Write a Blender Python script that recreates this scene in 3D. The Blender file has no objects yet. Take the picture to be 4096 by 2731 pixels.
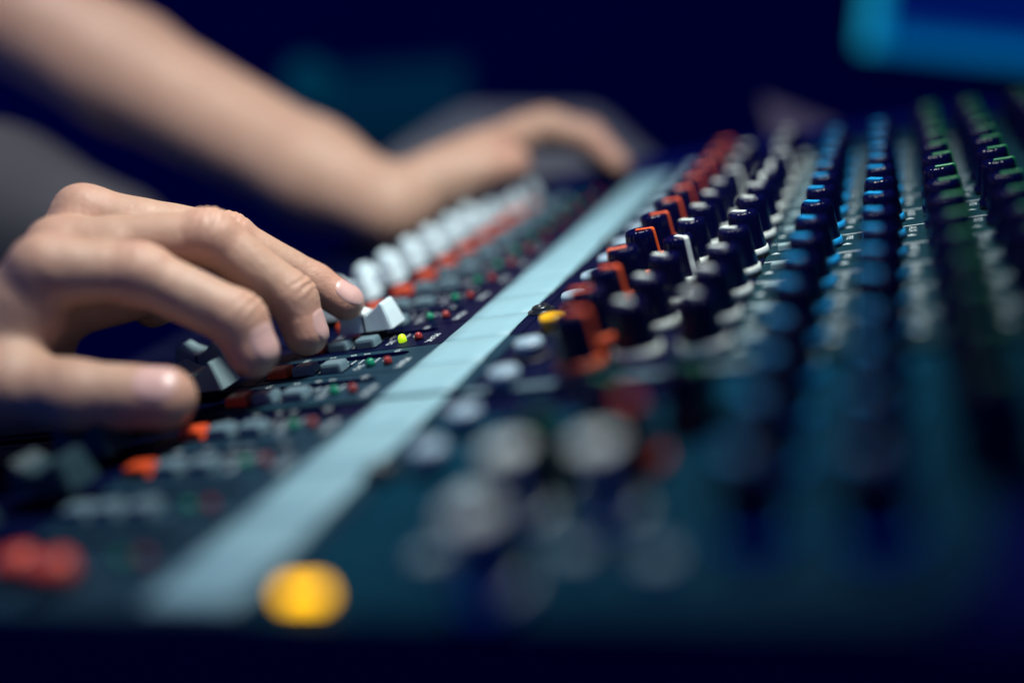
import bpy, bmesh, math, random
import numpy as np
from mathutils import Vector, Matrix

random.seed(7)
P = 0.025                       # one channel width of the console, metres


def V(x, y, z=0.0):
    """console coordinates in channel widths: x along the console away from the camera,
    y from the operator towards the back of the console, z up from the panel"""
    return Vector((x * P, -y * P, z * P))


S = bpy.context.scene
COL = S.collection

# ------------------------------------------------------------------ camera
cam_d = bpy.data.cameras.new('camera')
cam = bpy.data.objects.new('camera', cam_d)
COL.objects.link(cam)
RIGHT = Vector((0.33348, -0.91594, -0.22327))
UP = Vector((0.33484, -0.10631, 0.93626))
BACK = Vector((-0.88129, -0.38699, 0.27124))
M = Matrix((RIGHT, UP, BACK)).transposed().to_4x4()
M.translation = V(-12.1808, 3.4322, 3.5598)
cam.matrix_world = M
cam_d.sensor_width = 36.0
cam_d.lens = 35.0
cam_d.clip_start = 0.01
cam_d.clip_end = 50.0
cam_d.dof.use_dof = True
cam_d.dof.focus_distance = 14.15 * P
cam_d.dof.aperture_fstop = 1.5
S.camera = cam

# ------------------------------------------------------------------ world and light
world = bpy.data.worlds.new('World')
S.world = world
world.use_nodes = True
bg = world.node_tree.nodes['Background']
bg.inputs['Color'].default_value = (0.004, 0.045, 0.36, 1)
bg.inputs['Strength'].default_value = 0.50


def spot(name, loc, target, watts, size_deg, blend, radius, color):
    d = bpy.data.lights.new(name, 'SPOT')
    d.energy = watts
    d.spot_size = math.radians(size_deg)
    d.spot_blend = blend
    d.shadow_soft_size = radius
    d.color = color
    o = bpy.data.objects.new(name, d)
    COL.objects.link(o)
    o.location = loc
    o.rotation_euler = (target - loc).to_track_quat('-Z', 'Y').to_euler()
    return o


spot('desk_lamp_light', V(1.0, 1.6, 14.6), V(3.6, -4.8, 0.5), 11.8, 114, 1.0, 0.045, (0.98, 0.98, 0.90))
spot('arm_fill_light', V(2.0, -16, 40), V(9, -16.5, 6.5), 30.0, 30, 1.0, 0.08, (1.0, 0.93, 0.86))  # added fill spot that brightens the far forearm, no known lamp there

S.render.engine = 'CYCLES'
S.cycles.use_denoising = True
S.cycles.max_bounces = 6
S.view_settings.view_transform = 'Standard'
S.view_settings.look = 'None'
S.view_settings.exposure = 0.0
S.view_settings.gamma = 1.0


# ------------------------------------------------------------------ materials
def mat(name, col, rough=0.5, var=0.12, scale=60.0, bump=0.0, bscale=400.0, spec=0.5, sss=0.0,
        emit=None, estr=0.0, metal=0.0, dust=0.0, rvar=0.08):
    m = bpy.data.materials.new(name)
    m.use_nodes = True
    nt = m.node_tree
    b = nt.nodes['Principled BSDF']
    tc = nt.nodes.new('ShaderNodeTexCoord')
    geo = nt.nodes.new('ShaderNodeNewGeometry')
    n1 = nt.nodes.new('ShaderNodeTexNoise')
    n1.inputs['Scale'].default_value = scale
    n1.inputs['Detail'].default_value = 4
    nt.links.new(geo.outputs['Position'], n1.inputs['Vector'])
    mx = nt.nodes.new('ShaderNodeMix')
    mx.data_type = 'RGBA'
    mx.inputs['A'].default_value = tuple(c * (1 - var) for c in col) + (1,)
    mx.inputs['B'].default_value = tuple(min(1, c * (1 + var)) for c in col) + (1,)
    nt.links.new(n1.outputs['Fac'], mx.inputs['Factor'])
    out = mx.outputs['Result']
    if dust > 0:
        n2 = nt.nodes.new('ShaderNodeTexNoise')
        n2.inputs['Scale'].default_value = 2600
        n2.inputs['Detail'].default_value = 2
        nt.links.new(geo.outputs['Position'], n2.inputs['Vector'])
        r = nt.nodes.new('ShaderNodeValToRGB')
        r.color_ramp.elements[0].position = 0.66
        r.color_ramp.elements[0].color = (0, 0, 0, 1)
        r.color_ramp.elements[1].position = 0.74
        r.color_ramp.elements[1].color = (dust, dust, dust, 1)
        nt.links.new(n2.outputs['Fac'], r.inputs['Fac'])
        md = nt.nodes.new('ShaderNodeMix')
        md.data_type = 'RGBA'
        md.inputs['B'].default_value = (0.45, 0.5, 0.52, 1)
        nt.links.new(r.outputs['Color'], md.inputs['Factor'])
        nt.links.new(out, md.inputs['A'])
        out = md.outputs['Result']
    nt.links.new(out, b.inputs['Base Color'])
    mr = nt.nodes.new('ShaderNodeMapRange')
    mr.inputs['To Min'].default_value = max(0.02, rough - rvar)
    mr.inputs['To Max'].default_value = min(1, rough + rvar)
    nt.links.new(n1.outputs['Fac'], mr.inputs['Value'])
    nt.links.new(mr.outputs['Result'], b.inputs['Roughness'])
    b.inputs['Specular IOR Level'].default_value = spec
    b.inputs['Metallic'].default_value = metal
    if sss:
        b.inputs['Subsurface Weight'].default_value = sss
        b.inputs['Subsurface Radius'].default_value = (1.0, 0.35, 0.2)
        b.inputs['Subsurface Scale'].default_value = 0.0028
    if bump:
        n3 = nt.nodes.new('ShaderNodeTexNoise')
        n3.inputs['Scale'].default_value = bscale
        n3.inputs['Detail'].default_value = 5
        nt.links.new(geo.outputs['Position'], n3.inputs['Vector'])
        bp = nt.nodes.new('ShaderNodeBump')
        bp.inputs['Strength'].default_value = bump
        bp.inputs['Distance'].default_value = 0.0004
        nt.links.new(n3.outputs['Fac'], bp.inputs['Height'])
        nt.links.new(bp.outputs['Normal'], b.inputs['Normal'])
    if emit:
        b.inputs['Emission Color'].default_value = emit + (1,)
        b.inputs['Emission Strength'].default_value = estr
    return m


MT = {
    'panel': mat('slate_panel_paint', (0.001, 0.034, 0.064), 0.5, 0.22, 24, 0.10, 1800, 0.04, dust=0.06),
    'panel_fader': mat('slate_fader_panel_sheen', (0.010, 0.034, 0.058), 0.48, 0.15, 40, 0.10, 1800, 0.08, dust=0.06),  # base colour holds the glossy sheen of the near strips
    'panel_dark': mat('dark_panel_paint_and_shade', (0.001, 0.003, 0.025), 0.45, 0.15, 40, 0.10, 1800, 0.08, dust=0.04),  # black panel, also painted in for hand shade and strips without sheen
    'panel_knob': mat('grey_panel_paint', (0.005, 0.030, 0.044), 0.5, 0.15, 60, 0.15, 1500, 0.10, dust=0.30),
    'body': mat('console_body_paint', (0.001, 0.004, 0.08), 0.5, 0.1, 30, 0.1, spec=0.03),
    'knob': mat('glossy_black_plastic', (0.001, 0.0015, 0.026), 0.20, 0.1, 300, 0.02, 900, 0.3, rvar=0.05, dust=0.05),
    'black': mat('matt_black_plastic', (0.002, 0.003, 0.022), 0.5, 0.1, 200, 0.05),
    'slot': mat('slot_black', (0.001, 0.001, 0.010), 0.8, 0.1, spec=0.0),
    'orange': mat('orange_plastic', (0.80, 0.105, 0.022), 0.4, 0.06, 200, 0.03),
    'white': mat('white_plastic', (0.70, 0.80, 0.76), 0.38, 0.03, 200, 0.03),
    'cap_white': mat('white_fader_plastic', (0.62, 0.78, 0.84), 0.35, 0.03, 200, 0.05),
    'cap_dark': mat('dark_fader_plastic', (0.014, 0.042, 0.055), 0.4, 0.05, 200, 0.05),
    'cap_grey': mat('grey_fader_plastic', (0.24, 0.36, 0.40), 0.4, 0.05, 200, 0.05),
    'blue': mat('blue_plastic', (0.012, 0.36, 0.78), 0.4, 0.05, 200, 0.03),
    'green': mat('green_plastic', (0.006, 0.20, 0.06), 0.4, 0.05, 200, 0.03),
    'button': mat('grey_button_plastic', (0.115, 0.195, 0.235), 0.38, 0.05, 300, 0.05),
    'red': mat('red_plastic', (0.60, 0.075, 0.05), 0.35, 0.05, 300, 0.03),
    'button_red': mat('orange_button_plastic', (0.72, 0.085, 0.022), 0.35, 0.05, 300, 0.03),
    'silver': mat('silver_button_plastic', (0.30, 0.44, 0.54), 0.28, 0.05, 200, 0.02),
    'yellow': mat('yellow_button_plastic', (0.95, 0.50, 0.010), 0.3, 0.04, 200, 0.02)
    , 'yellow_lit': mat('lit_yellow_lens', (0.95, 0.50, 0.010), 0.3, 0.04, 200, 0.02, emit=(1.0, 0.50, 0.002), estr=3.6),
    'tape': mat('white_masking_tape', (0.225, 0.41, 0.48), 0.5, 0.09, 55, 0.35, 2400, 0.35),
    'print': mat('white_print', (0.55, 0.66, 0.70), 0.5, 0.05),
    'led_green': mat('green_lens', (0.01, 0.24, 0.13), 0.12, 0.05, 200, 0),
    'led_red': mat('red_lens', (0.26, 0.030, 0.028), 0.12, 0.05, 200, 0),
    'led_lit': mat('lit_lens', (0.5, 0.7, 0.03), 0.15, 0.05, 200, 0, emit=(0.50, 0.85, 0.010), estr=0.75),
    'steel': mat('black_oxide_steel', (0.03, 0.04, 0.05), 0.3, 0.1, 300, 0.05, metal=0.6),
    'nail': mat('fingernail', (0.56, 0.35, 0.32), 0.36, 0.04, 300, 0.05, 900, 0.5, sss=0.15, rvar=0.04),
    'wall': mat('dark_navy_wall', (0.008, 0.018, 0.175), 0.9, 0.05, 2, spec=0.05),
    'desk': mat('dark_desk', (0.002, 0.006, 0.20), 0.8, 0.08, 20, 0.1, spec=0.0),
    'sheet': mat('mauve_grey_paper', (0.42, 0.33, 0.36), 0.8, 0.05, 20),
    'cloth': mat('grey_cloth', (0.24, 0.26, 0.28), 0.9, 0.12, 30, 0.3, 900),
    'soft_form': mat('dark_grey_form', (0.035, 0.038, 0.05), 0.85, 0.1, 30, 0.3, 900),
    'rack': mat('dim_teal_glow', (0.01, 0.06, 0.08), 0.6, 0.1, 20, emit=(0.0, 0.45, 0.9), estr=0.028),  # emission added in place of light on the housing, not a real display
    'rack_glow_dial': mat('teal_glow_dial', (0.01, 0.06, 0.08), 0.6, 0.1, 20, emit=(0.0, 0.55, 0.9), estr=0.055),  # dial given a glow of its own so it shows unlit
}


def skin_material():
    m = bpy.data.materials.new('skin')
    m.use_nodes = True
    nt = m.node_tree
    b = nt.nodes['Principled BSDF']
    geo = nt.nodes.new('ShaderNodeNewGeometry')
    n1 = nt.nodes.new('ShaderNodeTexNoise')
    n1.inputs['Scale'].default_value = 55
    n1.inputs['Detail'].default_value = 6
    nt.links.new(geo.outputs['Position'], n1.inputs['Vector'])
    mx = nt.nodes.new('ShaderNodeMix')
    mx.data_type = 'RGBA'
    mx.inputs['A'].default_value = (0.375, 0.238, 0.172, 1)
    mx.inputs['B'].default_value = (0.495, 0.328, 0.238, 1)
    nt.links.new(n1.outputs['Fac'], mx.inputs['Factor'])
    n5 = nt.nodes.new('ShaderNodeTexNoise')
    n5.inputs['Scale'].default_value = 170
    n5.inputs['Detail'].default_value = 8
    n5.inputs['Roughness'].default_value = 0.7
    nt.links.new(geo.outputs['Position'], n5.inputs['Vector'])
    r5 = nt.nodes.new('ShaderNodeMapRange')
    r5.inputs['From Min'].default_value = 0.40
    r5.inputs['From Max'].default_value = 0.72
    r5.inputs['To Max'].default_value = 0.45
    nt.links.new(n5.outputs['Fac'], r5.inputs['Value'])
    m5 = nt.nodes.new('ShaderNodeMix')
    m5.data_type = 'RGBA'
    m5.inputs['B'].default_value = (0.40, 0.205, 0.150, 1)
    nt.links.new(r5.outputs['Result'], m5.inputs['Factor'])
    nt.links.new(mx.outputs['Result'], m5.inputs['A'])
    mr5 = nt.nodes.new('ShaderNodeMapRange')
    mr5.inputs['To Min'].default_value = 0.38
    mr5.inputs['To Max'].default_value = 0.58
    nt.links.new(n5.outputs['Fac'], mr5.inputs['Value'])
    nt.links.new(mr5.outputs['Result'], b.inputs['Roughness'])
    at = nt.nodes.new('ShaderNodeAttribute')
    at.attribute_name = 'flush'
    m2 = nt.nodes.new('ShaderNodeMix')
    m2.data_type = 'RGBA'
    m2.inputs['B'].default_value = (0.52, 0.240, 0.180, 1)
    nt.links.new(at.outputs['Fac'], m2.inputs['Factor'])
    nt.links.new(m5.outputs['Result'], m2.inputs['A'])
    nt.links.new(m2.outputs['Result'], b.inputs['Base Color'])
    b.inputs['Roughness'].default_value = 0.47
    b.inputs['Specular IOR Level'].default_value = 0.42
    b.inputs['Subsurface Weight'].default_value = 0.22
    b.inputs['Subsurface Radius'].default_value = (1.0, 0.36, 0.2)
    b.inputs['Subsurface Scale'].default_value = 0.0020
    v = nt.nodes.new('ShaderNodeTexVoronoi')
    v.inputs['Scale'].default_value = 1500
    v.feature = 'DISTANCE_TO_EDGE'
    nt.links.new(geo.outputs['Position'], v.inputs['Vector'])
    n2 = nt.nodes.new('ShaderNodeTexNoise')
    n2.inputs['Scale'].default_value = 420
    n2.inputs['Detail'].default_value = 6
    nt.links.new(geo.outputs['Position'], n2.inputs['Vector'])
    ad = nt.nodes.new('ShaderNodeMath')
    ad.operation = 'MULTIPLY_ADD'
    ad.inputs[1].default_value = 0.5
    nt.links.new(v.outputs['Distance'], ad.inputs[0])
    nt.links.new(n2.outputs['Fac'], ad.inputs[2])
    bp = nt.nodes.new('ShaderNodeBump')
    bp.inputs['Strength'].default_value = 0.5
    bp.inputs['Distance'].default_value = 0.0006
    nt.links.new(ad.outputs[0], bp.inputs['Height'])
    nt.links.new(bp.outputs['Normal'], b.inputs['Normal'])
    return m


MT['skin'] = skin_material()


# ------------------------------------------------------------------ mesh helpers
def mesh_obj(name, verts, faces, material, parent=None, smooth=False, loc=None):
    me = bpy.data.meshes.new(name)
    me.from_pydata([tuple(v) for v in verts], [], faces)
    bm = bmesh.new()
    bm.from_mesh(me)
    bmesh.ops.recalc_face_normals(bm, faces=bm.faces)
    bm.to_mesh(me)
    bm.free()
    return link_mesh(name, me, material, parent, smooth, loc)


def link_mesh(name, me, material, parent=None, smooth=False, loc=None):
    if material is not None and not me.materials:
        me.materials.append(material)
    if smooth:
        me.polygons.foreach_set('use_smooth', [True] * len(me.polygons))
    o = bpy.data.objects.new(name, me)
    COL.objects.link(o)
    if parent:
        o.parent = parent
    if loc is not None:
        o.location = loc
    return o


def place(name, src, parent, loc, rotz=0.0, material=None):
    o = bpy.data.objects.new(name, src)
    COL.objects.link(o)
    o.parent = parent
    o.location = loc
    o.rotation_euler = (0, 0, rotz)
    return o


def lathe_mesh(name, prof, seg, material, smooth=True, scallop=None, cap_top=True, cap_bot=True):
    """prof: list of (r, z) in channel widths; scallop: {row: (amp, n)}"""
    vs, fs = [], []
    for i, (r, z) in enumerate(prof):
        for s in range(seg):
            a = 2 * math.pi * s / seg
            rr = r
            if scallop and i in scallop:
                amp, n = scallop[i]
                rr = r * (1 - amp * (0.5 + 0.5 * math.cos(n * a)))
            vs.append((rr * math.cos(a) * P, rr * math.sin(a) * P, z * P))
    n = len(prof)
    for i in range(n - 1):
        for s in range(seg):
            t = (s + 1) % seg
            fs.append((i * seg + s, i * seg + t, (i + 1) * seg + t, (i + 1) * seg + s))
    if cap_bot:
        fs.append(tuple(range(seg))[::-1])
    if cap_top:
        fs.append(tuple((n - 1) * seg + s for s in range(seg)))
    me = bpy.data.meshes.new(name)
    me.from_pydata(vs, [], fs)
    me.materials.append(material)
    for p in me.polygons:
        p.use_smooth = smooth and len(p.vertices) == 4
    return me


def box_mesh(name, sx, sy, z0, z1, material, bev=0.0, top=1.0, dish=0.0):
    """box centred on the origin (sizes in channel widths), top face scaled by top, bevelled"""
    bm = bmesh.new()
    vs = []
    for z, k in ((z0, 1.0), (z1, top)):
        for x, y in ((-1, -1), (1, -1), (1, 1), (-1, 1)):
            vs.append(bm.verts.new((x * sx * k / 2 * P, y * sy * k / 2 * P, z * P)))
    for f in ((3, 2, 1, 0), (4, 5, 6, 7), (0, 1, 5, 4), (1, 2, 6, 5), (2, 3, 7, 6), (3, 0, 4, 7)):
        bm.faces.new([vs[i] for i in f])
    if bev:
        bmesh.ops.bevel(bm, geom=[e for e in bm.edges], offset=bev * P, segments=2, profile=0.6, affect='EDGES')
    me = bpy.data.meshes.new(name)
    bm.to_mesh(me)
    bm.free()
    me.materials.append(material)
    for p in me.polygons:
        p.use_smooth = False
    return me


def thing(name, label, cat, loc=(0, 0, 0), group=None):
    o = bpy.data.objects.new(name, None)
    COL.objects.link(o)
    o.empty_display_size = 0.01
    o.location = loc
    o['label'] = label
    o['category'] = cat
    if group:
        o['group'] = group
    return o


def tag(o, label, cat):
    o['label'] = label
    o['category'] = cat
    return o


# ------------------------------------------------------------------ setting
def slab(name, c0, c1, material, kind=None):
    (x0, y0, z0), (x1, y1, z1) = c0, c1
    vs = [V(x, y, z) for z in (z0, z1) for x, y in ((x0, y0), (x1, y0), (x1, y1), (x0, y1))]
    fs = [(3, 2, 1, 0), (4, 5, 6, 7), (0, 1, 5, 4), (1, 2, 6, 5), (2, 3, 7, 6), (3, 0, 4, 7)]
    o = mesh_obj(name, vs, fs, material)
    if kind:
        o['kind'] = kind
    return o


slab('wall', (110, -160, -40), (114, 160, 160), MT['wall'], 'structure')
slab('floor', (-60, -160, -44), (110, 160, -41), MT['wall'], 'structure')
desk = slab('desk', (-30, -10.4, -4.6), (34, 16, -3.4), MT['desk'])
tag(desk, 'dark desk top under the mixing console', 'desk')

# ------------------------------------------------------------------ the mixing console
con = thing('mixing_console', 'large black and slate mixing console with rows of faders, buttons and coloured knobs', 'mixing console', V(0, 0, 0))
X0, X1 = -6.80, 11.7          # near and far end of the console
YF, YB = -9.6, 6.8             # operator's edge and back edge
BND = 0.70                     # a channel runs from k - 0.30 to k + 0.70

case = slab('case', (X0 + 0.04, YF + 0.05, -3.38), (X1 - 0.04, YB - 0.05, -0.13), MT['body'])
case.parent = con

rail_bm = []
for nm, xa, xb in (('end_cheek', X1 - 0.02, X1 + 0.5),):
    o = slab(nm, (xa, YF, -3.38), (xb, YB, 0.35), MT['body'])
    o.parent = con


def plate(name, x0, x1, y0, y1, material, z=0.0, cut=None):
    """one channel strip of the panel: a bevelled plate"""
    bm = bmesh.new()
    pts = [(x0, y0), (x1, y0), (x1, y1), (x0, y1)] if cut is None else cut
    lo = [bm.verts.new(V(x, y, z - 0.12)) for x, y in pts]
    hi = [bm.verts.new(V(x, y, z)) for x, y in pts]
    n = len(pts)
    bm.faces.new(hi)
    bm.faces.new(lo[::-1])
    for i in range(n):
        bm.faces.new((lo[i], lo[(i + 1) % n], hi[(i + 1) % n], hi[i]))
    bmesh.ops.recalc_face_normals(bm, faces=bm.faces)
    bmesh.ops.bevel(bm, geom=[e for e in bm.edges if e.verts[0].co.z > (z - 0.01) * P and e.verts[1].co.z > (z - 0.01) * P],
                    offset=0.012 * P, segments=2, affect='EDGES')
    me = bpy.data.meshes.new(name)
    bm.to_mesh(me)
    bm.free()
    return link_mesh(name, me, material, con)


KFIRST, KLAST = -6, 11
for k in range(KFIRST, KLAST + 1):
    xa, xb = k - 0.30 + 0.006, k + 0.70 - 0.006
    if k == KFIRST:
        xa = X0
    if k == KLAST:
        xb = X1 - 0.03
    if k == -3:
        xb = -2.36
    fm = MT['panel_fader'] if k < 0 else MT['panel_dark']  # near strips slate, others dark: difference in reflection put into the colour
    if k == -3:
        # a dark strip with its scale lies against the end of the channel block
        plate('channel_panel', xa, -2.80, YF, -5.36, MT['panel_dark'], -0.03)  # shade under hand and forearm painted as a dark plate
        plate('channel_panel', xa, -2.80, -5.35, -1.62, MT['panel_fader'], -0.03)
        plate('channel_panel', -2.79, xb, YF, -1.62, MT['panel_dark'], -0.03)  # strip that catches no sheen, set by its dark colour
    else:
        plate('channel_panel', xa, xb, YF, -5.36, MT['panel_dark'], 0.0 if k > -3 else -0.03)  # operator's half darkened in colour to stand for hand and forearm shade
        plate('channel_panel', xa, xb, -5.35, -1.62, fm, 0.0 if k > -3 else -0.03)
    km = MT['panel_knob'] if k > -3 else MT['panel']
    kd = MT['panel_dark'] if k > -3 else MT['panel']
    zk = 0.0 if k > -3 else -0.06
    if k == -3:
        plate('knob_panel', xa, -3.06, -1.608, 1.36, kd, zk)
        plate('knob_panel', -3.05, xb, -1.608, 1.36, MT['panel_dark'], zk)
        plate('knob_panel', xa, xb, 1.366, YB, km, zk)
    elif k > -6:
        plate('knob_panel', xa, xb, -1.608, 1.36, kd, zk)
        plate('knob_panel', xa, xb, 1.366, YB, km, zk)
    else:
        plate('knob_panel', xa, xb, -1.608, 3.3, km, zk, cut=[(xa, -1.608), (xb, -1.608), (xb, 3.75), (xa + 0.45, 3.55), (xa, 3.2)])
# bright trim along the end of the raised channel block
trim = slab('edge_trim', (-2.46, -1.60, -0.058), (-2.318, 2.4, 0.012), MT['button'])
trim.parent = con
trim = slab('edge_trim', (-2.365, YF, -0.028), (-2.318, -1.66, 0.010), MT['panel_knob'])
trim.parent = con

# ---- knobs
KS = 1.16
kb_prof = [(r_ * KS, z_) for r_, z_ in [(0.232, 0.10), (0.226, 0.14), (0.205, 0.34), (0.190, 0.56), (0.186, 0.60), (0.182, 0.625), (0.166, 0.655), (0.150, 0.662), (0.135, 0.655), (0.06, 0.648)]]
knob_me = lathe_mesh('knob', kb_prof, 72, MT['knob'], True, {2: (0.03, 18), 3: (0.05, 18), 4: (0.07, 18), 5: (0.09, 18), 6: (0.09, 18), 7: (0.06, 18)})


def ring_mesh(material):
    return lathe_mesh('base_ring', [(r_ * KS, z_) for r_, z_ in [(0.225, 0.03), (0.248, 0.035), (0.250, 0.05), (0.242, 0.118), (0.232, 0.124)]], 40, material)


def pointer_mesh(material, wtop=0.070, wbot=0.085):
    """indicator: a raised bar on the top of the knob that folds over the rim and runs down the side"""
    path = [(-0.045, 0.672), (0.10, 0.672), (0.150, 0.676), (0.178, 0.668), (0.192, 0.640), (0.200, 0.56), (0.215, 0.34), (0.236, 0.14), (0.243, 0.115)]
    inner = [(-0.045, 0.640), (0.10, 0.640), (0.135, 0.640), (0.150, 0.630), (0.155, 0.610), (0.165, 0.55), (0.185, 0.34), (0.205, 0.14), (0.212, 0.115)]
    vs, fs = [], []
    n = len(path)
    for i in range(n):
        w = wtop + (wbot - wtop) * i / (n - 1)
        for (r, z) in (path[i], inner[i]):
            for s in (-1, 1):
                vs.append((r * KS * P, s * w / 2 * P, z * P))
    for i in range(n - 1):
        a, b = i * 4, (i + 1) * 4
        fs += [(a, a + 1, b + 1, b), (a + 2, b + 2, b + 3, a + 3), (a, b, b + 2, a + 2), (a + 1, a + 3, b + 3, b + 1)]
    fs += [(0, 2, 3, 1), (n * 4 - 4, n * 4 - 3, n * 4 - 1, n * 4 - 2)]
    me = bpy.data.meshes.new('pointer')
    me.from_pydata(vs, [], fs)
    bm = bmesh.new()
    bm.from_mesh(me)
    bmesh.ops.recalc_face_normals(bm, faces=bm.faces)
    bmesh.ops.bevel(bm, geom=list(bm.edges), offset=0.006 * P, segments=1, affect='EDGES')
    bm.to_mesh(me)
    bm.free()
    me.materials.append(material)
    return me


RING = {c: ring_mesh(MT[c]) for c in ('orange', 'white', 'blue')}
RING['green'] = ring_mesh(MT['knob'])
PTR = {c: pointer_mesh(MT[c]) for c in ('orange', 'white', 'blue', 'green')}


def knob(x, y, z, colour, clock):
    """clock: direction of the pointer in degrees, 0 = 12 o'clock (towards the back of the console), + = clockwise"""
    # 12 o'clock is -Y in world space; clockwise seen by the operator goes towards the camera (-X)
    a = math.radians(-90 - clock)
    o = place('knob', knob_me, con, V(x, y, z), a)
    for nm, me in (('base_ring', RING[colour]), ('pointer', PTR[colour])):
        c = bpy.data.objects.new(nm, me)
        COL.objects.link(c)
        c.parent = o
    return o


MINP = -142
rowA = {-2.50: 12, -1.50: 165, -0.50: 14, 0.50: 162, 1.50: 8}
for i in range(13):
    x = -2.5 + i
    if x > 10.3:
        break
    knob({0: -2.30, 1: -1.42}.get(i, x), {0: -0.16, 1: -0.20}.get(i, -0.24), 0.13, 'orange', rowA.get(round(x, 2), random.choice((0, 4, 8, -4))))
for i in range(12):
    x = -1.72 + i
    knob(x, 0.34, 0.0, 'white', {3: 46, 8: 20}.get(i, MINP + random.uniform(-6, 6)))
for i in range(13):
    x = -1.80 + i
    if x > 10.3:
        break
    knob(x, 1.12, 0.02, 'white', {7: 100, 8: 90, 9: 10}.get(i, MINP + random.uniform(-6, 6)))
top_disc = lathe_mesh('top_disc', [(0.195, 0.655), (0.198, 0.672), (0.17, 0.684), (0.05, 0.680)], 32, MT['white'])
for xk, yk, ck, pk in ((-5.50, 0.22, 'white', 60), (-6.55, 0.36, 'white', 80), (-5.50, 0.98, 'white', 70), (-4.58, 0.96, 'orange', 40)):
    o = knob(xk, yk, -0.04, ck, pk)
    if ck == 'white':
        c = bpy.data.objects.new('top_disc', top_disc)
        COL.objects.link(c)
        c.parent = o
for xk, yk in ((-4.75, 0.20), (-3.85, 0.55), (-3.75, 1.35)):
    knob(xk, yk, -0.06, 'green', 30).name = 'knob'
for xk, yk in ((-4.1, -0.35), (-5.0, -0.45), (-6.1, -0.35), (-5.0, 0.62), (-6.1, 0.85), (-6.2, 1.5)):
    place('small_button', box_mesh('small_button', 0.22, 0.26, 0.0, 0.12, MT['cap_grey'], 0.02, 0.9), con, V(xk, yk, -0.06))
for i in range(16):
    x = -5.80 + i
    if x > 10.3:
        break
    knob(x, 2.14, 0.0 if x > -2.3 else -0.06, 'blue', MINP + random.uniform(-6, 6))
for i in range(16):
    x = -5.88 + i
    if x > 10.3:
        break
    knob(x, 2.97, 0.0 if x > -2.3 else -0.06, 'blue', MINP + random.uniform(-6, 6))
for i in range(16):
    x = -4.85 + i
    if x > 10.3:
        break
    knob(x, 3.78, 0.04, 'green', random.choice((0, 3, -3)))
for i in range(16):
    x = -4.85 + i
    if x > 10.3:
        break
    knob(x, 4.53, 0.0, 'green', random.choice((0, 3, -3)))
for i in range(8):
    knob(3.1 + i, 5.45, 0.0, 'green', random.choice((0, 3, -3)))

# ---- round caps beside the tape
cap_prof = [(0.15, 0.0), (0.15, 0.10), (0.185, 0.12), (0.19, 0.19), (0.17, 0.235), (0.11, 0.25), (0.05, 0.245)]
cap_s = lathe_mesh('round_button', cap_prof, 32, MT['silver'])
cap_y = lathe_mesh('round_button', cap_prof, 32, MT['yellow'])
cap_l = lathe_mesh('round_button', [(r_ * 1.25, z_) for r_, z_ in cap_prof], 32, MT['yellow_lit'])
for i in range(-3, 11):
    x = i + 0.62 if i > -3 else -2.30
    place('round_button', cap_y if i == -1 else cap_s, con, V(x, -1.10, 0.0 if i > -3 else -0.03))
lamp_me = box_mesh('lit_button', 0.12, 0.40, -0.02, 0.10, MT['yellow_lit'], 0.05, 0.9)
place('lit_button', lamp_me, con, V(-6.60, -1.22, -0.02))
for x in (-3.42, -4.32):
    place('round_button', cap_s, con, V(x, -1.14, -0.03))
bz = lathe_mesh('button_collar', [(0.25, 0.0), (0.25, 0.03), (0.21, 0.035)], 32, MT['black'])
for i in range(-2, 11):
    place('button_collar', bz, con, V(i + 0.62, -1.10, 0.002))

# ---- screws through the panel
scr = lathe_mesh('screw', [(0.20, 0.0), (0.20, 0.02), (0.135, 0.022), (0.14, 0.06), (0.115, 0.085), (0.07, 0.088), (0.055, 0.05)], 24, MT['steel'])
for x in (-4.4, 0.68, 4.66, 8.66):
    place('screw', scr, con, V(x, -1.66 if x != 0.68 else -1.655, 0.001))

# ---- push buttons, LEDs, slots
btn_g = box_mesh('push_button', 0.27, 0.37, -0.05, 0.135, MT['button'], 0.045, 0.86)
btn_o = box_mesh('push_button', 0.27, 0.37, -0.05, 0.135, MT['button_red'], 0.035, 0.86)
well = box_mesh('button_well', 0.33, 0.43, -0.02, 0.004, MT['slot'])
dome = [(0.062, 0.0), (0.062, 0.045), (0.056, 0.075), (0.042, 0.098), (0.022, 0.110), (0.006, 0.113)]
led_g = lathe_mesh('indicator_light', dome, 20, MT['led_green'])
led_r = lathe_mesh('indicator_light', dome, 20, MT['led_red'])
led_l = lathe_mesh('indicator_light', dome, 20, MT['led_lit'])


def slot_mesh():
    n = 10
    vs = []
    y0, y1, w = -8.9, -3.34, 0.085
    for i in range(n + 1):
        a = math.pi * i / n
        vs.append(V(w * math.cos(a), y1 + 0.12 * math.sin(a), 0.0))
    for i in range(n + 1):
        a = math.pi + math.pi * i / n
        vs.append(V(w * math.cos(a), y0 + 0.12 * math.sin(a), 0.0))
    me = bpy.data.meshes.new('fader_slot')
    top = [(v.x, v.y, 0.006 * P) for v in vs]
    bot = [(v.x, v.y, -0.10 * P) for v in vs]
    m = len(vs)
    fs = [tuple(range(m))] + [(i, (i + 1) % m, m + (i + 1) % m, m + i) for i in range(m)]
    me.from_pydata(top + bot, [], fs)
    me.materials.append(MT['slot'])
    return me


slot_me = slot_mesh()


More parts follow.
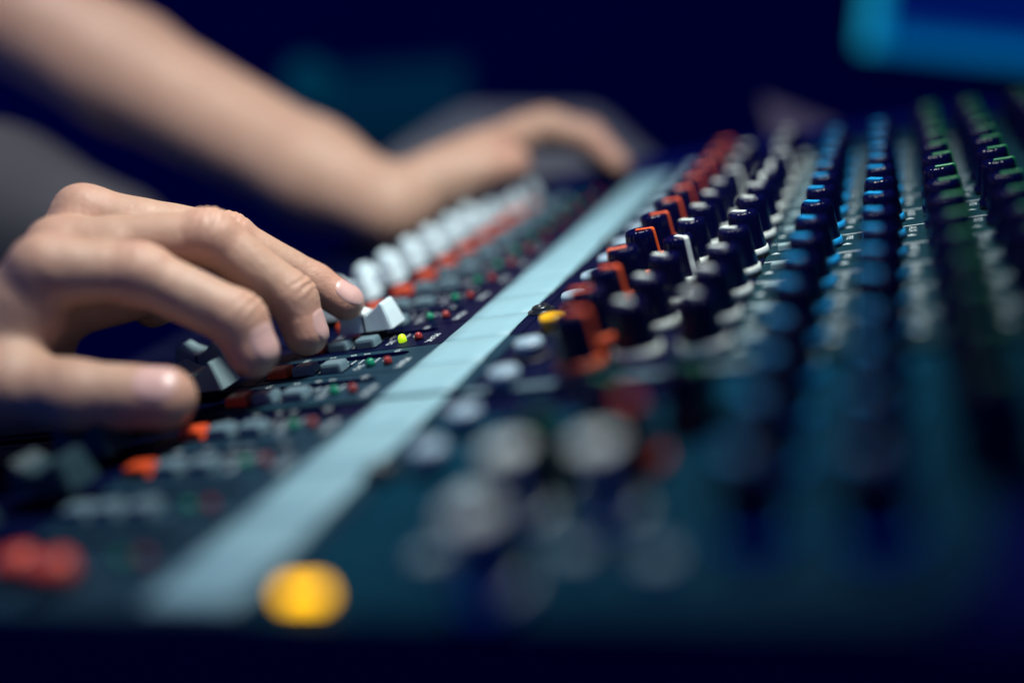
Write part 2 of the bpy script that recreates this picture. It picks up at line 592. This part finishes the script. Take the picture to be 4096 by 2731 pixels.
def fader_cap_mesh(material):
    """saddle-shaped fader cap: high ends, dished middle"""
    prof = [(-0.46, 0.16), (-0.40, 0.40), (-0.355, 0.545), (-0.325, 0.56), (-0.20, 0.465), (-0.08, 0.405), (0.0, 0.390),
            (0.08, 0.405), (0.20, 0.465), (0.325, 0.56), (0.355, 0.545), (0.40, 0.40), (0.46, 0.16)]
    bm = bmesh.new()
    rows = []
    for (y, z) in prof:
        wt = 0.225 - 0.10 * (z - 0.16)
        wb = 0.235
        c = [bm.verts.new(V(-wb, y * 1.0, 0.16)) if z > 0.17 else None,
             bm.verts.new(V(-wt, y, z)), bm.verts.new(V(wt, y, z)),
             bm.verts.new(V(wb, y * 1.0, 0.16)) if z > 0.17 else None]
        rows.append(c)
    for a, b in zip(rows, rows[1:]):
        bm.faces.new((a[1], a[2], b[2], b[1]))
        for q, t in ((0, 1), (3, 2)):
            f = [a[t], b[t]] + ([b[q]] if b[q] else []) + ([a[q]] if a[q] else [])
            if len(f) > 2:
                bm.faces.new(f)
    bmesh.ops.recalc_face_normals(bm, faces=bm.faces)
    bm.normal_update()
    edges = [e for e in bm.edges if len(e.link_faces) == 2 and e.calc_face_angle(0) > 0.6]
    bmesh.ops.bevel(bm, geom=edges, offset=0.016 * P, segments=2, affect='EDGES')
    me = bpy.data.meshes.new('fader_cap')
    bm.to_mesh(me)
    bm.free()
    me.materials.append(material)
    return me


CAPS = {c: fader_cap_mesh(MT['cap_' + c]) for c in ('white', 'grey', 'dark')}
stem_me = box_mesh('stem', 0.09, 0.40, 0.0, 0.20, MT['black'])
vs = []


def line_mesh():
    """dark index line folded over the middle of a cap"""
    pr = [(-0.241, 0.155), (-0.207, 0.396), (0.207, 0.396), (0.241, 0.155)]
    vv, ff = [], []
    for (x, z) in pr:
        for y in (-0.016, 0.016):
            vv.append(V(x, y, z))
    for (x, z) in pr:
        for y in (-0.016, 0.016):
            vv.append(V(x * 0.9, y, z - 0.02))
    for i in range(3):
        a = i * 2
        ff += [(a, a + 1, a + 3, a + 2), (8 + a, 8 + a + 2, 8 + a + 3, 8 + a + 1), (a, a + 2, 8 + a + 2, 8 + a), (a + 1, 8 + a + 1, 8 + a + 3, a + 3)]
    me = bpy.data.meshes.new('index_line')
    me.from_pydata(vv, [], ff)
    me.materials.append(MT['black'])
    return me


line_me = line_mesh()


def fader(k, y, shade='white'):
    o = place('fader_cap', CAPS[shade], con, V(k + 0.42, y, 0.0))
    for nm, me in (('stem', stem_me), ('index_line', line_me)):
        c = bpy.data.objects.new(nm, me)
        COL.objects.link(c)
        c.parent = o
    return o


TEXTS = {}


def text(body, x, y, z, size, material=MT['print'], rot=math.pi, parent=con, name='lettering'):
    if (body, size) not in TEXTS:
        cu = bpy.data.curves.new(name, 'FONT')
        cu.body = body
        cu.size = size * P
        cu.resolution_u = 3
        cu.align_x = 'CENTER'
        cu.align_y = 'CENTER'
        tmp = bpy.data.objects.new('tmp', cu)
        COL.objects.link(tmp)
        bpy.context.view_layer.update()
        me = bpy.data.meshes.new_from_object(tmp.evaluated_get(bpy.context.evaluated_depsgraph_get()))
        me.name = name
        me.materials.clear()
        me.materials.append(material)
        bpy.data.objects.remove(tmp)
        bpy.data.curves.remove(cu)
        TEXTS[(body, size)] = me
    return place(name, TEXTS[(body, size)], parent, V(x, y, z), rot)


for k in range(-6, 11):
    zz = 0.0 if k > -3 else -0.03
    place('fader_slot', slot_me, con, V(k + 0.43, 0, zz))
    for y, me in ((-5.06, btn_g if k == -5 else btn_o), (-4.64, btn_g), (-4.17, btn_g)):
        if k == -6:
            break
        place('button_well', well, con, V(k, y, zz + 0.002))
        dz = -0.03 if (k, y) in ((2, -4.17), (0, -5.06)) else 0.0
        place('push_button', me, con, V(k, y, zz + dz))
    place('indicator_light', led_l if k == 0 else led_g, con, V(k, -3.595, zz))
    place('indicator_light', led_r, con, V(k, -3.325, zz))

for k in range(1, 11):
    fader(k, -5.72 + (0.35 if k > 8 else 0) + random.uniform(-0.05, 0.05))
fader(0, -4.28)
fader(-1, -6.62, 'grey')
fader(-2, -5.92, 'grey')
fader(-3, -6.6, 'dark')
fader(-4, -6.1, 'dark')
fader(-5, -5.75, 'dark')
fader(-6, -6.2, 'dark')
red_me = lathe_mesh('round_button', [(0.2, 0.0), (0.2, 0.2), (0.17, 0.27), (0.06, 0.29)], 24, MT['red'])
place('round_button', red_me, con, V(-6.24, -4.62, -0.03))
place('round_button', red_me, con, V(-6.36, -4.02, -0.03))

# scale marks and lettering beside the faders
for k in range(-4, 6):
    zz = (0.0 if k > -3 else -0.03) + 0.0035
    vv, ff = [], []
    for i, yy in enumerate([-3.50 - 0.128 * j for j in range(11)]):
        w = 0.028 if i == 6 else 0.010
        b = len(vv)
        vv += [V(k + 0.16, yy - w, zz), V(k + 0.33, yy - w, zz), V(k + 0.33, yy + w, zz), V(k + 0.16, yy + w, zz)]
        ff.append((b, b + 1, b + 2, b + 3))
    mesh_obj('scale_marks', vv, ff, MT['print'], con)
    for s, yy in (('10', -3.47), ('5', -3.98), ('0', -4.20), ('5', -4.55), ('10', -5.0)):
        text(s, k + 0.585, yy, zz, 0.135)
    text('PEAK', k + 0.0, -3.11, zz, 0.16)
    text('SIG', k + 0.0, -3.80, zz, 0.14)
    text('1-2', k, -4.41, zz, 0.11)
    text('3-4', k, -4.875, zz, 0.11)

# printed lines, triangles and words on the knob panel
for k in range(-2, 10):
    for y0, y1 in ((1.38, 1.95), (2.36, 2.78), (3.2, 3.6), (4.02, 4.36)):
        z0 = 0.0035
        mesh_obj('printed_line', [V(k + 0.70, y0, z0), V(k + 0.73, y0, z0), V(k + 0.73, y1, z0), V(k + 0.70, y1, z0)], [(0, 1, 2, 3)], MT['print'], con)
        yc = y0 + 0.12
        mesh_obj('printed_triangle', [V(k + 0.12, yc - 0.07, z0), V(k + 0.12, yc + 0.07, z0), V(k + 0.20, yc, z0)], [(0, 1, 2)], MT['print'], con)
    text('FX', k + 0.50, 1.62, 0.0035, 0.19)
    text('PRE', k + 0.50, 2.50, 0.0035, 0.13)
    text('AUX', k + 0.48, 3.34, 0.0035, 0.15)
    text('PRE', k + 0.52, 3.56, 0.0035, 0.12)
    text('EQ', k + 0.5, 4.18, 0.0035, 0.14)

# small pale buttons between the knob rows
sb = box_mesh('small_button', 0.16, 0.20, 0.0, 0.10, MT['cap_grey'], 0.02, 0.9)
for k in range(-2, 10):
    place('small_button', sb, con, V(k + 0.30, 1.62, 0.0))

# ------------------------------------------------------------------ the tape along the console
def make_tape():
    xs = []
    for k in range(-7, 12):
        b = k + 0.70
        xs += [b - 0.5, b - 0.25, b - 0.018, b - 0.007, b + 0.007, b + 0.018, b + 0.25]
    xs = sorted(x for x in xs if -6.72 < x < 11.6)
    xs = [-6.72] + xs + [11.6]
    ys = [-2.796, -2.79, -2.55, -2.3, -2.05, -1.819, -1.813]
    rng = random.Random(3)
    wob = {}
    vs, fs = [], []
    for i, x in enumerate(xs):
        d = min(abs(x - (k + 0.70)) for k in range(-8, 13))
        sag = 0.030 if d < 0.012 else (0.002 if d < 0.05 else 0.0)
        zb = 0.016 if x > -2.3 else (-0.012 if x < -2.5 else 0.0)
        for j, y in enumerate(ys):
            e = 0.009 if j in (0, len(ys) - 1) else 0.0
            yy = y + (rng.uniform(-0.006, 0.006) if j in (0, 1, 5, 6) else 0)
            vs.append(V(x, yy, zb - sag - e + rng.uniform(0, 0.0015)))
    n = len(ys)
    for i in range(len(xs) - 1):
        for j in range(n - 1):
            a = i * n + j
            fs.append((a, a + 1, a + n + 1, a + n))
    o = mesh_obj('label_tape', vs, fs, MT['tape'], smooth=True)
    md = o.modifiers.new('thickness', 'SOLIDIFY')
    md.thickness = 0.006 * P
    md.offset = -1
    return o


tag(make_tape(), 'long strip of pale blank tape stuck along the console between faders and knobs', 'tape')


# ------------------------------------------------------------------ hands: signed distance bodies
def smin(a, b, k):
    h = np.maximum(k - np.abs(a - b), 0) / k
    return np.minimum(a, b) - h * h * k * 0.25


def cone(p, a, b, ra, rb):
    a, b = np.array(a), np.array(b)
    ba = b - a
    pa = p - a
    h = np.clip((pa @ ba) / (ba @ ba), 0, 1)
    d = pa - h[..., None] * ba
    return np.sqrt((d * d).sum(-1)) - (ra + (rb - ra) * h)


def ball(p, c, r):
    d = p - np.array(c)
    return np.sqrt((d * d).sum(-1)) - r


def surface_nets(fn, lo, hi, h):
    lo, hi = np.array(lo, float), np.array(hi, float)
    n = np.ceil((hi - lo) / h).astype(int) + 1
    ax = [lo[i] + h * np.arange(n[i]) for i in range(3)]
    val = np.empty(n, np.float32)
    yz = np.stack(np.meshgrid(ax[1], ax[2], indexing='ij'), -1)
    step = 12
    for i in range(0, n[0], step):
        xs = ax[0][i:i + step]
        g = np.empty((len(xs),) + yz.shape[:2] + (3,))
        g[..., 0] = xs[:, None, None]
        g[..., 1:] = yz[None]
        val[i:i + step] = fn(g)
    ins = val < 0
    c = np.zeros(n - 1, int)
    for dx in (0, 1):
        for dy in (0, 1):
            for dz in (0, 1):
                c += ins[dx:n[0] - 1 + dx, dy:n[1] - 1 + dy, dz:n[2] - 1 + dz]
    act = (c > 0) & (c < 8)
    idx = -np.ones(n - 1, int)
    cells = np.argwhere(act)
    idx[act] = np.arange(len(cells))
    verts = lo + (cells + 0.5) * h
    quads = []
    for a in range(3):
        b, d = (a + 1) % 3, (a + 2) % 3
        sl0 = [slice(None)] * 3
        sl1 = [slice(None)] * 3
        sl0[a] = slice(0, n[a] - 1)
        sl1[a] = slice(1, n[a])
        s0, s1 = ins[tuple(sl0)], ins[tuple(sl1)]
        e = np.argwhere(s0 != s1)
        e = e[(e[:, b] > 0) & (e[:, d] > 0) & (e[:, b] < n[b] - 1) & (e[:, d] < n[d] - 1)]
        flip = s0[tuple(e.T)]
        def cell(db, dd):
            q = e.copy()
            q[:, b] -= db
            q[:, d] -= dd
            return idx[tuple(q.T)]
        q = np.stack([cell(1, 1), cell(0, 1), cell(0, 0), cell(1, 0)], 1)
        q[~flip] = q[~flip][:, ::-1]
        quads.append(q)
    quads = np.concatenate(quads)
    for _ in range(4):
        f0 = fn(verts)
        g = grad(fn, verts, h * 0.35)
        gn = np.maximum((g * g).sum(1), 1e-6)
        verts = verts - g * (f0 / gn)[:, None] * 0.9
    return verts, quads


def grad(fn, v, e):
    g = np.empty_like(v)
    for i in range(3):
        d = np.zeros(3)
        d[i] = e
        g[:, i] = (fn(v + d) - fn(v - d)) / (2 * e)
    return g


def body_mesh(name, fn, lo, hi, h, material, flush=None, disp=None, parent=None):
    v, q = surface_nets(fn, lo, hi, h)
    if disp is not None:
        g = grad(fn, v, 0.02)
        g /= np.linalg.norm(g, axis=1)[:, None] + 1e-9
        v = v + g * disp(v, g)[:, None]
    w = v * np.array([P, -P, P])
    me = bpy.data.meshes.new(name)
    me.from_pydata(w.tolist(), [], q[:, ::-1].tolist())
    me.update()
    if flush is not None:
        at = me.attributes.new('flush', 'FLOAT', 'POINT')
        at.data.foreach_set('value', np.clip(flush(v), 0, 1).astype(np.float32))
    return link_mesh(name, me, material, parent, True)


# ---- near hand (joint positions in channel widths)
HJ = dict(
    wrist=(-2.872, -7.86, 1.249), wristb=(-3.567, -9.612, 1.0),
    i=[(-2.916, -6.534, 2.35), (-2.361, -5.663, 1.988), (-1.938, -4.749, 1.137), (-1.974, -4.648, 0.69)],
    m=[(-2.179, -6.997, 2.456), (-1.259, -5.334, 2.15), (-0.871, -4.601, 1.075), (-0.935, -4.509, 0.552)],
    r=[(-1.367, -7.182, 2.776), (-0.6, -5.551, 2.021), (0.041, -4.834, 1.053), (0.187, -4.463, 0.655)],
    p=[(-0.932, -7.455, 2.552), (-0.495, -6.81, 1.945), (-0.758, -6.468, 1.34), (-1.298, -6.639, 1.305)],
    t=[(-3.785, -8.208, 1.361), (-3.733, -6.891, 1.128), (-3.541, -6.139, 0.863), (-3.123, -5.234, 0.56)])
HR = dict(i=(0.405, 0.385, 0.372, 0.338), m=(0.415, 0.372, 0.342, 0.305), r=(0.385, 0.335, 0.298, 0.270),
          p=(0.34, 0.32, 0.30, 0.27), t=(0.52, 0.46, 0.435, 0.395))


def finger(p, f):
    j, r = HJ[f], HR[f]
    d = cone(p, j[0], j[1], r[0], r[1] * 0.97)
    d = smin(d, cone(p, j[1], j[2], r[1] * 0.97, r[2] * 0.98), 0.14)
    d = smin(d, cone(p, j[2], j[3], r[2] * 0.96, r[3]), 0.12)
    # bony knuckle
    d = smin(d, ball(p, j[1], r[1] * 1.03), 0.10)
    return d


def near_hand(p):
    fs = None
    for f in 'imrpt':
        d = finger(p, f)
        fs = d if fs is None else smin(fs, d, 0.035)
    w = HJ['wrist']
    pal = None
    mids = {'i': (-3.109, -7.08, 1.763), 'm': (-2.713, -7.369, 1.803), 'r': (-2.23, -7.623, 1.892), 'p': (-1.779, -7.892, 1.897)}
    for f in 'imrp':
        d = cone(p, HJ[f][0], mids[f], 0.40 if f != 'p' else 0.36, 0.46)
        d = smin(d, cone(p, mids[f], w, 0.46, 0.52), 0.2)
        pal = d if pal is None else smin(pal, d, 0.32)
    # heel and ball of the thumb, web
    pal = smin(pal, cone(p, HJ['t'][0], HJ['t'][1], 0.56, 0.42), 0.35)
    pal = smin(pal, cone(p, (-3.55, -7.35, 1.45), (-3.15, -6.95, 1.95), 0.36, 0.38), 0.45)
    pal = smin(pal, cone(p, w, HJ['wristb'], 0.78, 0.85), 0.4)
    pal = smin(pal, cone(p, (-2.95, -7.9, 1.2), (-2.1, -8.1, 1.25), 0.6, 0.5), 0.3)
    # webs between the fingers
    pal = smin(pal, cone(p, (-2.705, -6.203, 2.132), (-1.829, -6.365, 2.26), 0.25, 0.25), 0.25)
    pal = smin(pal, cone(p, (-1.829, -6.365, 2.26), (-1.076, -6.562, 2.409), 0.25, 0.25), 0.25)
    # fleshy pads of the palm behind the fingers
    pal = smin(pal, cone(p, (-2.385, -7.141, 1.808), (-1.723, -6.543, 1.629), 0.50, 0.36), 0.3)
    return smin(pal, fs, 0.20)


def unit(v):
    v = np.array(v, float)
    return v / np.linalg.norm(v)


DORS = {'r': unit((-0.30, 0.62, 0.74)), 'm': unit((0.22, 0.95, 0.2)), 'i': unit((-0.12, 0.98, 0.15)), 't': unit((-0.446, 0.42, 0.79)), 'p': unit((-0.2, 0.7, 0.7))}


def hand_disp(v, nrm):
    """skin folds over the finger joints, tendons and veins on the back of the hand"""
    out = np.zeros(len(v))
    for f in 'imr':
        j = [np.array(q) for q in HJ[f]]
        for a, b, c, spec in ((j[0], j[1], j[2], [(-0.17, .011, .032), (-0.07, .014, .028), (0.03, .016, .028), (0.13, .011, .032)]),
                              (j[1], j[2], j[3], [(-0.15, .022, .024), (-0.03, .034, .024), (0.08, .018, .024)])):
            ax = unit(unit(b - a) + unit(c - b))
            dor = unit(unit(b - a) - unit(c - b))
            rel = v - b
            s = rel @ ax
            near = np.exp(-np.maximum(np.linalg.norm(rel, axis=1) - 0.42, 0) ** 2 / 0.004)
            side = np.cross(ax, dor)
            lat = rel @ side
            msk = np.clip((nrm @ dor) * 1.6, 0, 1) * near
            for s0, dep, sg in spec:
                wav = 0.018 * np.sin(lat * 22 + s0 * 40) + 0.25 * lat * lat
                out -= dep * np.exp(-((s - s0 - wav) / sg) ** 2) * msk
        # tendon from knuckle backwards
    for f, g in (('i', 'm'), ('m', 'r')):
        a = (np.array(HJ[f][0]) * 0.5 + np.array(HJ[g][0]) * 0.5)
        b = a + (np.array(HJ['wrist']) - a) * 0.8
        out += 0.018 * np.exp(-(cone(v, a, b, 0, 0) - 0.42) ** 2 / 0.02) * np.exp(-np.abs(np.sin((v @ unit(np.cross(b - a, (0, 0, 1)))) * 5)) * 6)
    out += 0.004 * np.sin(v[:, 0] * 9 + 3 * np.sin(v[:, 1] * 4)) * np.sin(v[:, 1] * 7 + v[:, 2] * 5)
    return out


def hand_flush(v):
    out = np.zeros(len(v))
    for f in 'imrt':
        j = HJ[f]
        for q, s, r in ((j[1], 0.55, 0.34), (j[2], 0.35, 0.30), (j[3], 0.7, 0.36), (j[0], 0.4, 0.4)):
            out += s * np.exp(-np.maximum(np.linalg.norm(v - np.array(q), axis=1) - 0.22, 0) ** 2 / (r * r * 0.5))
    return out * 0.8


hand = body_mesh('person', near_hand, (-4.7, -10.0, -0.1), (0.75, -3.85, 3.4), 0.034, MT['skin'], hand_flush, hand_disp)
tag(hand, 'bare left hand with curled fingers pressing a white fader cap', 'person')


def nail(f, fn, length, width, shift, parent):
    j = [np.array(q) for q in HJ[f]]
    ax = unit(j[3] - j[2])
    dor = DORS[f] - ax * (DORS[f] @ ax)
    dor = unit(dor)
    lat = np.cross(dor, ax)
    nu, nv = 15, 19
    us = np.linspace(-1, 1, nu)
    vs_ = np.linspace(-1, 1, nv)
    pts = []
    c = j[3] + ax * shift
    for b in vs_:
        for a in us:
            aa = a * math.sqrt(1 - 0.42 * b * b)
            bb = b * math.sqrt(1 - 0.42 * a * a)
            pts.append((c + ax * bb * length, aa * width * (1.0 + 0.06 * b), a, b))
    start = np.array([q[0] + (dor * math.cos(q[1]) + lat * math.sin(q[1])) * 0.9 for q in pts])
    dirs = np.array([-(dor * math.cos(q[1]) + lat * math.sin(q[1])) for q in pts])
    t = np.zeros(len(pts))
    for _ in range(40):
        t += fn(start + dirs * t[:, None]) * 0.8
    hit = start + dirs * t[:, None]
    off = []
    for q in pts:
        e = max(abs(q[2]), abs(q[3]))
        o = 0.010 - 0.016 * max(0, (e - 0.70) / 0.30) ** 2
        if q[3] > 0.75 and abs(q[2]) < 0.8:
            o = 0.012
        off.append(o)
    top = hit - dirs * np.array(off)[:, None]
    bot = hit + dirs * 0.03
    allv = np.concatenate([top, bot]) * np.array([P, -P, P])
    n = nu * nv
    fs = []
    for r_ in range(nv - 1):
        for c_ in range(nu - 1):
            a = r_ * nu + c_
            fs.append((a, a + 1, a + nu + 1, a + nu))
            fs.append((n + a, n + a + nu, n + a + nu + 1, n + a + 1))
    border = [i for i in range(nu)] + [r_ * nu + nu - 1 for r_ in range(1, nv)] + [(nv - 1) * nu + c_ for c_ in range(nu - 2, -1, -1)] + [r_ * nu for r_ in range(nv - 2, 0, -1)]
    for a, b in zip(border, border[1:] + border[:1]):
        fs.append((a, b, n + b, n + a))
    o = mesh_obj('fingernail', allv, fs, MT['nail'], parent, True)
    bset = set(border)
    for e in o.data.edges:
        if e.vertices[0] in bset and e.vertices[1] in bset:
            e.use_edge_sharp = True
    return o


nail('r', near_hand, 0.235, 0.80, -0.03, hand)
nail('m', near_hand, 0.22, 0.80, -0.06, hand)
nail('i', near_hand, 0.235, 0.80, -0.06, hand)
nail('t', near_hand, 0.26, 0.80, -0.05, hand)

# ---- far arm and hand
FA = dict(beyond=(9.667, -21.19, 10.133), elbow=(9.046, -14.552, 5.28), mid=(8.032, -9.386, 1.99), wrist=(7.732, -7.482, 0.879))


def far_arm(p):
    w = FA['wrist']
    d = cone(p, FA['beyond'], FA['elbow'], 1.85, 1.52)
    d = smin(d, cone(p, FA['elbow'], FA['mid'], 1.52, 1.18), 0.5)
    d = smin(d, cone(p, FA['mid'], w, 1.18, 0.92), 0.5)
    pal = cone(p, w, (9.6, -5.6, 1.45), 0.78, 0.62)
    pal = smin(pal, cone(p, w, (10.9, -5.0, 1.70), 0.70, 0.45), 0.3)
    pal = smin(pal, cone(p, (8.6, -6.6, 1.25), (11.2, -5.2, 1.6), 0.6, 0.4), 0.3)
    f = cone(p, (11.2, -4.58, 1.73), (11.44, -3.62, 1.20), 0.42, 0.34)
    f = smin(f, cone(p, (11.44, -3.62, 1.20), (11.3, -3.05, 0.48), 0.34, 0.26), 0.1)
    g = cone(p, (11.7, -4.9, 1.70), (12.1, -3.9, 1.25), 0.42, 0.34)
    g = smin(g, cone(p, (12.1, -3.9, 1.25), (12.0, -3.35, 0.5), 0.34, 0.26), 0.1)
    g2 = cone(p, (12.1, -5.2, 1.5), (12.6, -4.3, 1.15), 0.4, 0.33)
    g2 = smin(g2, cone(p, (12.6, -4.3, 1.15), (12.5, -3.8, 0.5), 0.33, 0.26), 0.1)
    th = cone(p, (8.6, -6.3, 1.15), (9.0, -5.5, 1.2), 0.5, 0.42)
    th = smin(th, cone(p, (9.0, -5.5, 1.2), (9.45, -4.95, 1.15), 0.42, 0.37), 0.1)
    fs = np.minimum(np.minimum(f, g), np.minimum(g2, th))
    return smin(smin(d, pal, 0.4), fs, 0.3)


arm = body_mesh('person', far_arm, (5.4, -25.6, -0.6), (13.4, -2.4, 14.6), 0.115, MT['skin'],
                lambda v: 0.5 * np.exp(-np.linalg.norm(v - np.array((9.45, -4.95, 1.15)), axis=1) ** 2 / 0.6) + 0.4 * np.exp(-np.linalg.norm(v - np.array((11.4, -3.4, 0.9)), axis=1) ** 2 / 0.8))
tag(arm, 'blurred bare forearm and hand reaching across the far faders', 'person')


# ------------------------------------------------------------------ things behind the console
def extruded(name, pts, thick, material, bev=0.0):
    """a closed outline of 3-D points extruded away from the camera by thick (channel widths)"""
    p3 = [V(*q) for q in pts]
    nrm = (p3[1] - p3[0]).cross(p3[2] - p3[0]).normalized()
    if nrm.dot(-BACK) < 0:
        nrm = -nrm
    n = len(p3)
    vs = p3 + [q + nrm * thick * P for q in p3]
    fs = [tuple(range(n)), tuple(range(2 * n - 1, n - 1, -1))] + [(i, (i + 1) % n, n + (i + 1) % n, n + i) for i in range(n)]
    o = mesh_obj(name, vs, fs, material)
    if bev:
        m = o.modifiers.new('bevel', 'BEVEL')
        m.width = bev * P
        m.segments = 3
    return o


tag(extruded('paper_sheet', [(22.38, -0.87, 0.32), (23.07, 2.03, -1.58), (22.7, 2.12, -3.2), (21.7, -0.33, -3.2)], 0.25, MT['sheet'], 0.05),
    'blurred mauve grey sheet standing beyond the far rows of knobs', 'sheet')
tag(extruded('cloth', [(18.41, -13.32, 1.2), (19.92, -10.42, 2.35), (21.46, -6.12, 1.25), (21.6, -4.1, -1.4), (19.5, -8.0, -2.6), (18.0, -13.0, -1.6)], 1.6, MT['cloth'], 0.5),
    'blurred heap of pale grey cloth behind the far hand', 'cloth')
rk = thing('equipment_rack', 'dim blurred equipment with an added faint teal glow far behind the forearm', 'equipment', V(42, -25, -4))
o = extruded('housing', [(42.0, -28.6, 5.2), (45.5, -20.5, 3.9), (44.2, -20.9, 0.2), (41.0, -29.0, 1.5)], 6, MT['rack'], 0.3)
o.parent = rk
o.matrix_parent_inverse = Matrix.Translation(-rk.location)
dial = mesh_obj('dial', [tuple(V(41.6, -29.2, 4.6) + RIGHT * (1.3 * P * math.cos(a)) + UP * (1.3 * P * math.sin(a)) + BACK * (s * P)) for s in (0.6, -0.4) for a in [2 * math.pi * i / 24 for i in range(24)]],
                [tuple(range(24)), tuple(range(47, 23, -1))] + [(i, (i + 1) % 24, 24 + (i + 1) % 24, 24 + i) for i in range(24)], MT['rack_glow_dial'], rk)
dial.matrix_parent_inverse = Matrix.Translation(-rk.location)


def soft_form_sdf(p):
    d = cone(p, (6.4, -17.6, 2.6), (7.0, -14.9, 1.3), 2.2, 1.5)
    return smin(d, cone(p, (6.4, -20.0, 2.6), (6.4, -17.6, 2.6), 2.4, 2.2), 0.6)


soft_form = body_mesh('form', soft_form_sdf, (3.2, -23, -1.5), (9.6, -12.8, 5.6), 0.2, MT['soft_form'])  # soft shape taken for the operator's clothing, identity unclear
tag(soft_form, 'blurred dark grey rounded form behind the near hand at the left edge', 'form')

# monitor
def screen_material():
    m = bpy.data.materials.new('screen_image')
    m.use_nodes = True
    nt = m.node_tree
    b = nt.nodes['Principled BSDF']
    b.inputs['Base Color'].default_value = (0.005, 0.006, 0.02, 1)
    b.inputs['Roughness'].default_value = 0.35
    uv = nt.nodes.new('ShaderNodeTexCoord')
    sp = nt.nodes.new('ShaderNodeSeparateXYZ')
    nt.links.new(uv.outputs['Generated'], sp.inputs[0])
    def band(sock, stops):
        r = nt.nodes.new('ShaderNodeValToRGB')
        r.color_ramp.interpolation = 'CONSTANT'
        els = r.color_ramp.elements
        while len(els) < len(stops):
            els.new(0.5)
        for e, (ps, c) in zip(els, stops):
            e.position = ps
            e.color = c + (1,)
        nt.links.new(sock, r.inputs['Fac'])
        return r.outputs['Color']
    left = band(sp.outputs['X'], [(0.0, (0.012, 0.32, 0.55)), (0.035, (0.0, 0.20, 0.42)), (0.068, (0.0, 0.0, 0.0))])
    low = band(sp.outputs['Y'], [(0.0, (0.0, 0.115, 0.34)), (0.085, (0.0, 0.05, 0.20)), (0.13, (0.0, 0.006, 0.10))])
    ad = nt.nodes.new('ShaderNodeMix')
    ad.data_type = 'RGBA'
    ad.blend_type = 'LIGHTEN'
    ad.inputs['Factor'].default_value = 1
    nt.links.new(left, ad.inputs['A'])
    nt.links.new(low, ad.inputs['B'])
    nt.links.new(ad.outputs['Result'], b.inputs['Emission Color'])
    b.inputs['Emission Strength'].default_value = 0.9
    return m


mon = thing('monitor', 'blurred computer monitor glowing blue in the top right corner', 'monitor', V(60, 8, -8))
oo = V(59.11, 1.13, -1.18)
ux = (V(63.78, 15.31, -6.21) - oo).normalized()
uy = (UP - ux * UP.dot(ux)).normalized()
uz = ux.cross(uy)
Mm = Matrix((ux, uy, uz)).transposed().to_4x4()
Mm.translation = oo


def mon_box(name, x0, x1, y0, y1, z0, z1, material):
    vs = [(x * P, y * P, z * P) for z in (z0, z1) for x, y in ((x0, y0), (x1, y0), (x1, y1), (x0, y1))]
    fs = [(3, 2, 1, 0), (4, 5, 6, 7), (0, 1, 5, 4), (1, 2, 6, 5), (2, 3, 7, 6), (3, 0, 4, 7)]
    o = mesh_obj(name, vs, fs, material)
    o.parent = mon
    o.matrix_parent_inverse = Matrix.Translation(-mon.location)
    o.matrix_basis = Mm
    return o


mon_box('screen', 0, 21, 0, 12.5, -0.1, 0.0, screen_material())
mon_box('frame', -0.4, 21.4, -0.4, 12.9, -1.2, -0.11, MT['black'])
mon_box('stand', 9.5, 11.5, -8.5, -0.42, -1.1, -0.5, MT['black'])
